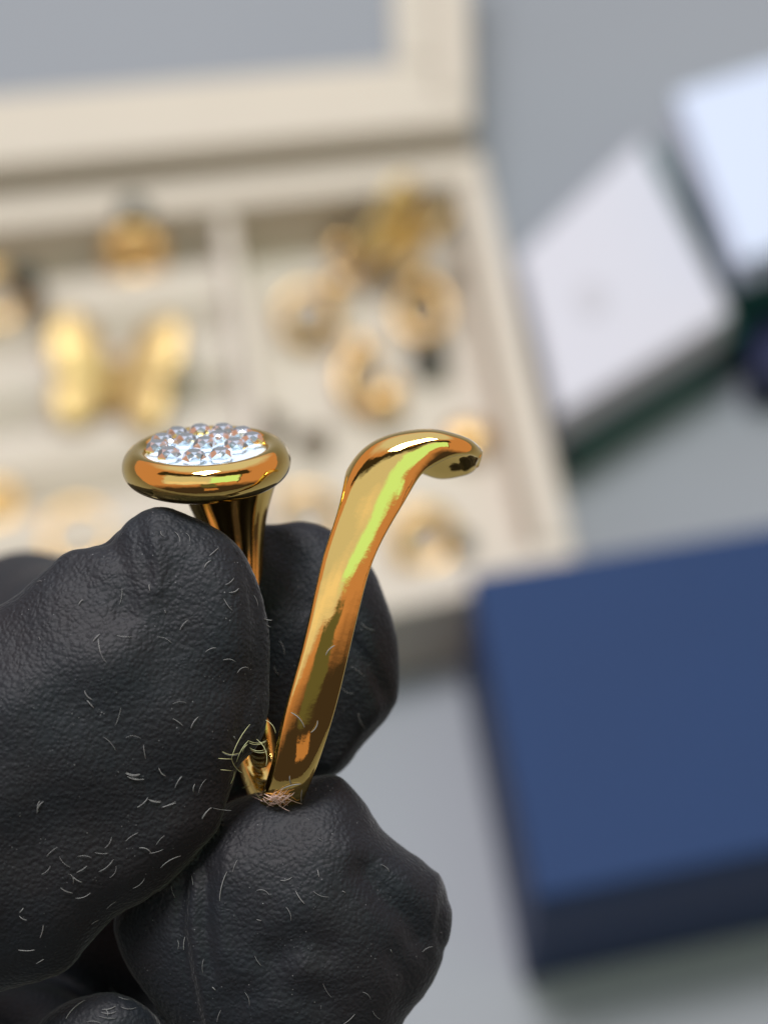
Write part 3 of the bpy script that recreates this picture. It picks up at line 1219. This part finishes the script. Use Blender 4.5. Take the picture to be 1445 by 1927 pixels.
# folds of the rubber: (polyline, width, push outwards, region test on z)
front = HN[:, 2] > -0.2
thumb_m = (HV[:, 2] > 0) & ((HV[:, 0] - 0.9 * (1500 - HV[:, 1])) < 470)
mid_m = ~thumb_m & (HV[:, 2] > -200)
idx_m = (HV[:, 1] < 1480) & (HV[:, 2] < -100) & (HV[:, 2] > -320)
disp = np.zeros(len(HV))
FOLDS = [
    (thumb_m, [(204, 1012), (228, 1050), (240, 1100), (235, 1150)], 26, -9),
    (thumb_m, [(262, 985), (268, 1040), (280, 1085)], 14, -5),
    (thumb_m, [(290, 1010), (300, 1060), (296, 1110)], 12, 5),
    (thumb_m, [(100, 1070), (150, 1080), (205, 1110)], 30, -3),
    (thumb_m, [(300, 1000), (370, 1030), (430, 1110), (450, 1210)], 55, 12),
    (thumb_m, [(462, 1080), (478, 1180), (474, 1300), (450, 1390)], 15, -6),
    (thumb_m, [(0, 1330), (120, 1260), (240, 1230)], 60, 10),
    (thumb_m, [(0, 1600), (140, 1560), (300, 1500)], 70, -10),
    (thumb_m, [(420, 1340), (400, 1430), (350, 1540), (240, 1650)], 40, 8),
    (mid_m, [(690, 1640), (730, 1690), (775, 1730), (790, 1765)], 26, -15),
    (mid_m, [(660, 1600), (700, 1610), (760, 1650), (800, 1700)], 30, 6),
    (mid_m, [(520, 1800), (570, 1770), (610, 1790)], 40, -15),
    (mid_m, [(590, 1830), (640, 1800), (680, 1740)], 44, 6),
    (mid_m, [(346, 1660), (336, 1740), (350, 1830), (372, 1927)], 12, -9),
    (mid_m, [(366, 1640), (360, 1740), (376, 1840), (398, 1927)], 10, 7),
    (mid_m, [(390, 1640), (384, 1740), (398, 1830)], 9, -6),
    (mid_m, [(430, 1610), (412, 1700), (420, 1800)], 12, 5),
    (mid_m, [(450, 1880), (520, 1860), (600, 1880)], 36, -9),
    (mid_m, [(815, 1655), (812, 1720), (820, 1790)], 12, 5),
    (mid_m, [(832, 1700), (828, 1750), (835, 1790)], 12, -5),
    (mid_m, [(740, 1800), (765, 1850), (750, 1900)], 22, -8),
    (idx_m, [(650, 1060), (690, 1160), (700, 1260), (690, 1340)], 30, 12),
    (idx_m, [(655, 1200), (690, 1250), (715, 1300)], 12, -10),
    (idx_m, [(530, 1010), (560, 1060), (570, 1140)], 26, -10),
    (idx_m, [(700, 1330), (660, 1390), (620, 1440)], 14, 8),
]
for reg, pl, wd, am in FOLDS:
    d = seg_d(HV, pl)
    disp += np.where(reg & front, am * np.exp(-(d / wd) ** 2), 0)
# gentle unevenness of the whole glove
ph = rng.uniform(0, 6.28, (14, 3))
fr = rng.normal(0, 0.02, (14, 3))
for k in range(14):
    disp += 1.1 * np.sin(HV @ fr[k] + ph[k, 0])
HV2 = HV + HN * disp[:, None]
HV2 = lap(HV2, 1)
used = np.unique(HF)
rem = np.full(len(HV2), -1)
rem[used] = np.arange(len(used))
gl_V = Wn(HV2[used])
gl_F = rem[HF]
glove = mesh('gloved_hand', gl_V, gl_F, M_glove)
tag(glove, 'hand in a dusty black rubber glove pinching the gold ring between its fingers', 'gloved hand')

# ------------------------------------------------------------------ lint
bvh = BVHTree.FromPolygons([Vector(v) for v in gl_V.tolist()], gl_F.tolist())
bvr = BVHTree.FromPolygons([Vector(v) for v in Vb.tolist()], [tuple(f) for f in Fb])


def hit(px, py, ring_too=True):
    d = (W(px, py, 0) - EYE).normalized()
    best = None
    for b in ((bvh, bvr) if ring_too else (bvh,)):
        h = b.ray_cast(EYE, d)
        if h[0] is not None and (best is None or h[3] < best[1]):
            best = (h[0], h[3])
    return best


def fibre_mesh(pts, r):
    V, F = [], []
    n = len(pts)
    for i, p in enumerate(pts):
        t = (pts[min(i + 1, n - 1)] - pts[max(i - 1, 0)]).normalized()
        a = t.cross(Z).normalized()
        b = t.cross(a)
        rr_ = r * (0.55 if i in (0, n - 1) else 1)
        for k in range(5):
            an = 2 * PI * k / 5
            V.append(tuple(p + a * (math.cos(an) * rr_) + b * (math.sin(an) * rr_)))
    for i in range(n - 1):
        for k in range(5):
            F.append((i * 5 + k, (i + 1) * 5 + k, (i + 1) * 5 + (k + 1) % 5, i * 5 + (k + 1) % 5))
    return V, F


def fibre_pts(x0, y0, x1, y1, bend, lift=2.0, n=7):
    out = []
    dx_, dy_ = x1 - x0, y1 - y0
    last = None
    for i in range(n):
        t = i / (n - 1)
        o = bend * 2.2 * t * (1 - t)
        px, py = x0 + dx_ * t - dy_ * o, y0 + dy_ * t + dx_ * o
        h = hit(px, py)
        dist = h[1] if h else (last if last else D)
        if last is not None and abs(dist - last) > 0.0008:
            dist = last
        last = dist
        d = (W(px, py, 0) - EYE).normalized()
        out.append(EYE + d * (dist - lift * S * (1 + math.sin(PI * t))))
    return out


# read off the photograph
FIB = []


def z4(*a):      # thumb close-up
    for (x0, y0, x1, y1, b) in a:
        FIB.append((x0 / 2.779, 950 + y0 / 2.779, x1 / 2.779, 950 + y1 / 2.779, b, 'thumb'))


def z5(where, *a):
    for (x0, y0, x1, y1, b) in a:
        FIB.append((x0 / 1.6056, 1450 + y0 / 1.6056, x1 / 1.6056, 1450 + y1 / 1.6056, b, where))


z4((840, 138, 862, 165, 0.3), (915, 140, 942, 195, -0.25), (972, 146, 992, 192, -0.35), (1145, 224, 1096, 266, 0), (1104, 292, 1070, 328, 0.25),
   (1225, 382, 1180, 418, -0.15), (1200, 458, 1250, 436, 0.25), (1172, 490, 1216, 552, 0.1), (1328, 472, 1350, 530, -0.15), (640, 435, 626, 520, -0.1),
   (436, 496, 414, 522, 0.2), (198, 402, 222, 400, -0.3), (985, 602, 942, 655, 0.15), (612, 684, 695, 690, 0.04), (524, 676, 488, 714, 0.1),
   (516, 700, 530, 780, 0.08), (530, 780, 560, 826, 0.1), (826, 690, 898, 722, -0.2), (1130, 748, 1076, 770, 0.2), (1168, 812, 1232, 820, -0.25),
   (1242, 880, 1300, 850, -0.35), (444, 972, 484, 1018, 0.25), (456, 1022, 492, 1062, 0), (634, 1060, 604, 1155, -0.06), (904, 1042, 976, 1036, -0.25),
   (904, 1118, 958, 1156, -0.1), (1038, 1110, 1000, 1168, 0.15), (658, 1218, 736, 1222, -0.3), (542, 1214, 606, 1284, -0.15), (752, 1254, 764, 1328, 0.05),
   (662, 1400, 732, 1408, 0.2), (682, 1420, 756, 1436, 0.15), (832, 1376, 868, 1420, 0.2), (954, 1420, 916, 1480, 0.1), (1080, 1434, 1040, 1504, 0.15),
   (1020, 1460, 1012, 1502, 0.15), (776, 1530, 720, 1582, -0.15), (776, 1540, 844, 1550, 0.1), (920, 1552, 850, 1580, -0.05), (228, 1552, 196, 1612, 0.25),
   (1112, 1584, 1056, 1642, 0.2), (1116, 1586, 1210, 1598, 0.06), (1162, 1294, 1250, 1304, 0.25), (1150, 1328, 1215, 1330, 0.05), (1155, 1386, 1222, 1390, 0.05),
   (782, 416, 786, 452, 0.1), (1250, 1400, 1225, 1340, 0.2), (1225, 1210, 1234, 1225, 0.2), (204, 690, 210, 712, -0.3), (864, 550, 872, 568, 0.2))
z5('thumb', (380, 8, 424, 12, 0.25), (386, 18, 434, 26, 0.2), (484, 0, 500, 16, 0.3), (548, 18, 530, 52, 0.1), (122, 92, 116, 124, 0.25),
   (446, 84, 416, 110, -0.15), (452, 90, 486, 96, 0.1), (532, 98, 490, 112, 0), (638, 112, 612, 146, 0.1), (174, 232, 142, 260, 0.1),
   (154, 288, 126, 314, -0.2), (180, 260, 214, 292, 0.2), (236, 260, 278, 264, -0.2), (338, 202, 318, 234, -0.2), (288, 248, 328, 250, 0.1),
   (418, 188, 380, 214, 0.1), (498, 196, 472, 226, 0.1), (422, 234, 458, 250, -0.3), (452, 250, 494, 238, 0.1), (264, 288, 232, 308, -0.1),
   (344, 268, 300, 306, -0.15), (352, 288, 332, 324, -0.3), (212, 312, 222, 342, -0.3), (222, 322, 248, 338, 0.1), (184, 354, 220, 370, 0.15),
   (274, 370, 230, 386, -0.2), (438, 326, 402, 356, -0.2), (352, 396, 322, 420, 0.1), (60, 440, 82, 452, 0.2), (72, 416, 60, 430, 0), (56, 542, 106, 542, 0.1),
   (134, 570, 110, 584, 0), (132, 466, 122, 506, -0.1), (300, 452, 276, 466, 0.1), (548, 258, 486, 294, 0.15))
z5('middle', (686, 306, 664, 394, 0.1), (718, 270, 704, 306, 0.1), (580, 318, 584, 346, 0), (518, 348, 530, 384, 0.1), (776, 362, 814, 376, -0.35),
   (894, 364, 920, 402, 0.1), (864, 412, 880, 454, -0.2), (946, 364, 994, 382, 0.2), (848, 332, 882, 322, 0.2), (1150, 284, 1176, 306, -0.25),
   (976, 644, 1002, 686, 0.1), (740, 670, 754, 710, -0.2), (1276, 548, 1308, 532, -0.2), (1126, 726, 1150, 752, 0.2), (1072, 736, 1038, 766, -0.1),
   (1096, 670, 1120, 692, -0.3), (616, 570, 614, 612, 0.15), (538, 512, 538, 540, -0.15), (560, 502, 556, 542, 0.1), (668, 724, 656, 760, 0.1),
   (1180, 540, 1184, 550, 0), (1034, 364, 1044, 368, 0), (776, 450, 790, 454, 0), (642, 654, 652, 664, 0), (964, 206, 972, 212, 0),
   (770, 560, 790, 590, 0.1), (960, 300, 964, 322, 0))
z5('ring finger', (258, 694, 200, 750, 0.15), (334, 654, 354, 676, 0.2), (310, 722, 350, 712, 0.15), (306, 730, 352, 728, 0.2), (300, 742, 352, 748, 0.1),
   (366, 714, 414, 716, 0.2), (262, 760, 306, 764, -0.2), (360, 684, 392, 692, 0.1), (326, 740, 320, 722, 0.3))
for (x0, y0, x1, y1, b) in ((350, 52, 405, 62, 0.1), (368, 95, 395, 108, 0), (935, 372, 1030, 440, -0.05), (488, 300, 455, 200, 0.2),
                            (740, 480, 742, 480.5, 0), (990, 690, 1035, 795, 0.15), (420, 375, 450, 430, 0.2), (700, 1122, 760, 1142, 0.1), (1010, 80, 1100, 130, 0.2),
                            (880, 520, 960, 560, 0.25)):
    if abs(x1 - x0) > 3:
        FIB.append((400 + x0 / 3.6125, 1150 + y0 / 3.6125, 400 + x1 / 3.6125, 1150 + y1 / 3.6125, b, 'index'))
LBL = {'thumb': 'short pale lint fibre stuck to the thumb of the black glove',
       'middle': 'short pale lint fibre stuck to the glove finger below the ring',
       'ring finger': 'pale lint fibre stuck to the lowest glove fingertip at the bottom edge',
       'index': 'pale lint fibre stuck to the glove fingertip behind the gold band'}
for (x0, y0, x1, y1, b, wh) in FIB:
    pts = fibre_pts(x0, y0, x1, y1, b)
    V, F = fibre_mesh(pts, random.choice((0.36, 0.45, 0.55, 0.75)) * S)
    o = mesh('lint_fibre', V, F, M_lint)
    ln = math.hypot(x1 - x0, y1 - y0)
    size = 'tiny' if ln < 9 else 'short' if ln < 20 else 'long'
    form = 'curved' if abs(b) > 0.12 else 'straight'
    sl = abs(math.atan2(abs(y1 - y0), abs(x1 - x0)))
    way = 'level' if sl < 0.4 else 'upright' if sl > 1.15 else ('rising' if (x1 - x0) * (y1 - y0) < 0 else 'falling')
    mx_, my_ = (x0 + x1) / 2, (y0 + y1) / 2
    if wh == 'thumb':
        side = 'left' if mx_ < 170 else 'middle' if mx_ < 350 else 'right edge'
        hgt = 'near the top of the thumb' if my_ < 1130 else 'on the upper half of the thumb' if my_ < 1300 else \
            'halfway down the thumb' if my_ < 1450 else 'on the lower part of the thumb' if my_ < 1620 else 'at the bottom of the thumb'
        where = '%s, %s' % (hgt, side)
    elif wh == 'middle':
        where = 'on the glove finger below the ring, %s' % ('left' if mx_ < 450 else 'middle' if mx_ < 620 else 'right')
    elif wh == 'index':
        where = 'on the fingertip behind the gold band, %s' % ('upper' if my_ < 1300 else 'lower')
    else:
        where = 'on the lowest glove fingertip'
    tag(o, '%s %s %s lint fibre %s' % (size, form, way, where), 'lint fibre', 'lint fibres on the black glove')

# fibres on the gold
GF = [(535, 690, 625, 790, -0.2), (715, 745, 670, 825, -0.25), (830, 235, 770, 300, 0.2), (525, 1120, 535, 1180, 0.1), (460, 1215, 600, 1175, -0.1), (610, 1215, 605, 1298, 0.1),
      (1190 / 1, 0, 1190, 0, 0)]
for (x0, y0, x1, y1, b) in GF[:-1]:
    pts = fibre_pts(400 + x0 / 3.6125, 1150 + y0 / 3.6125, 400 + x1 / 3.6125, 1150 + y1 / 3.6125, b)
    V, F = fibre_mesh(pts, 1.0 * S)
    tag(mesh('lint_fibre', V, F, M_lint), 'thin pale lint fibre clinging to the right arm of the gold ring', 'lint fibre', 'lint fibres on the gold band')

# tufts of fuzz (uncountable)


def tuft(name, label, specs, m, group=None):
    V, F = [], []
    for sp in specs:
        v, f = fibre_mesh(fibre_pts(*sp[:5], lift=sp[5]), sp[6] * S)
        b0 = len(V)
        V += v
        F += [tuple(i + b0 for i in ff) for ff in f]
    o = mesh(name, V, F, m)
    return tag(o, label, 'fuzz', group, 'stuff')


sp = []
for i in range(30):
    a = random.gauss(0, 1)
    cx_, cy_ = random.gauss(524, 13), random.gauss(1502, 6)
    an = random.uniform(-0.9, 0.7)
    l = random.uniform(9, 24)
    sp.append((cx_ - l * math.cos(an), cy_ - l * math.sin(an), cx_ + l * math.cos(an), cy_ + l * math.sin(an), random.uniform(-0.25, 0.25), random.uniform(2, 8), 0.55))
tuft('fuzz_tuft', 'pinkish tuft of fuzz at the bottom of the gold ring', sp, M_lintp)
sp = []
for i in range(16):
    y_ = 1395 + i * 6 + random.uniform(-3, 3)
    sp.append((468 + i * 1.2, y_, 500 - 0.5 * i + random.uniform(-3, 6), y_ + random.uniform(-2, 10), 0.25, random.uniform(3, 10), 0.6))
for (x0, y0, x1, y1, b) in ((255, 770, 130, 1000, 0.1), (245, 880, 165, 1025, 0.12), (240, 905, 205, 960, 0.2), (68, 955, 180, 965, 0.25), (40, 1002, 135, 1006, 0),
                            (55, 1078, 130, 1085, 0), (150, 1090, 125, 1175, -0.1), (130, 1000, 200, 1100, 0.2), (350, 870, 340, 960, -0.25), (300, 870, 365, 1050, -0.3),
                            (265, 1180, 328, 1278, 0.1), (240, 1140, 205, 1205, -0.3), (360, 740, 430, 830, -0.25), (385, 930, 345, 975, 0.2)):
    sp.append((400 + x0 / 3.6125, 1150 + y0 / 3.6125, 400 + x1 / 3.6125, 1150 + y1 / 3.6125, b, 4, 0.65))
tuft('fuzz_tuft', 'wisps of fuzz coloured as if lit green between the thumb and the inside of the ring', sp, M_lint_lit)
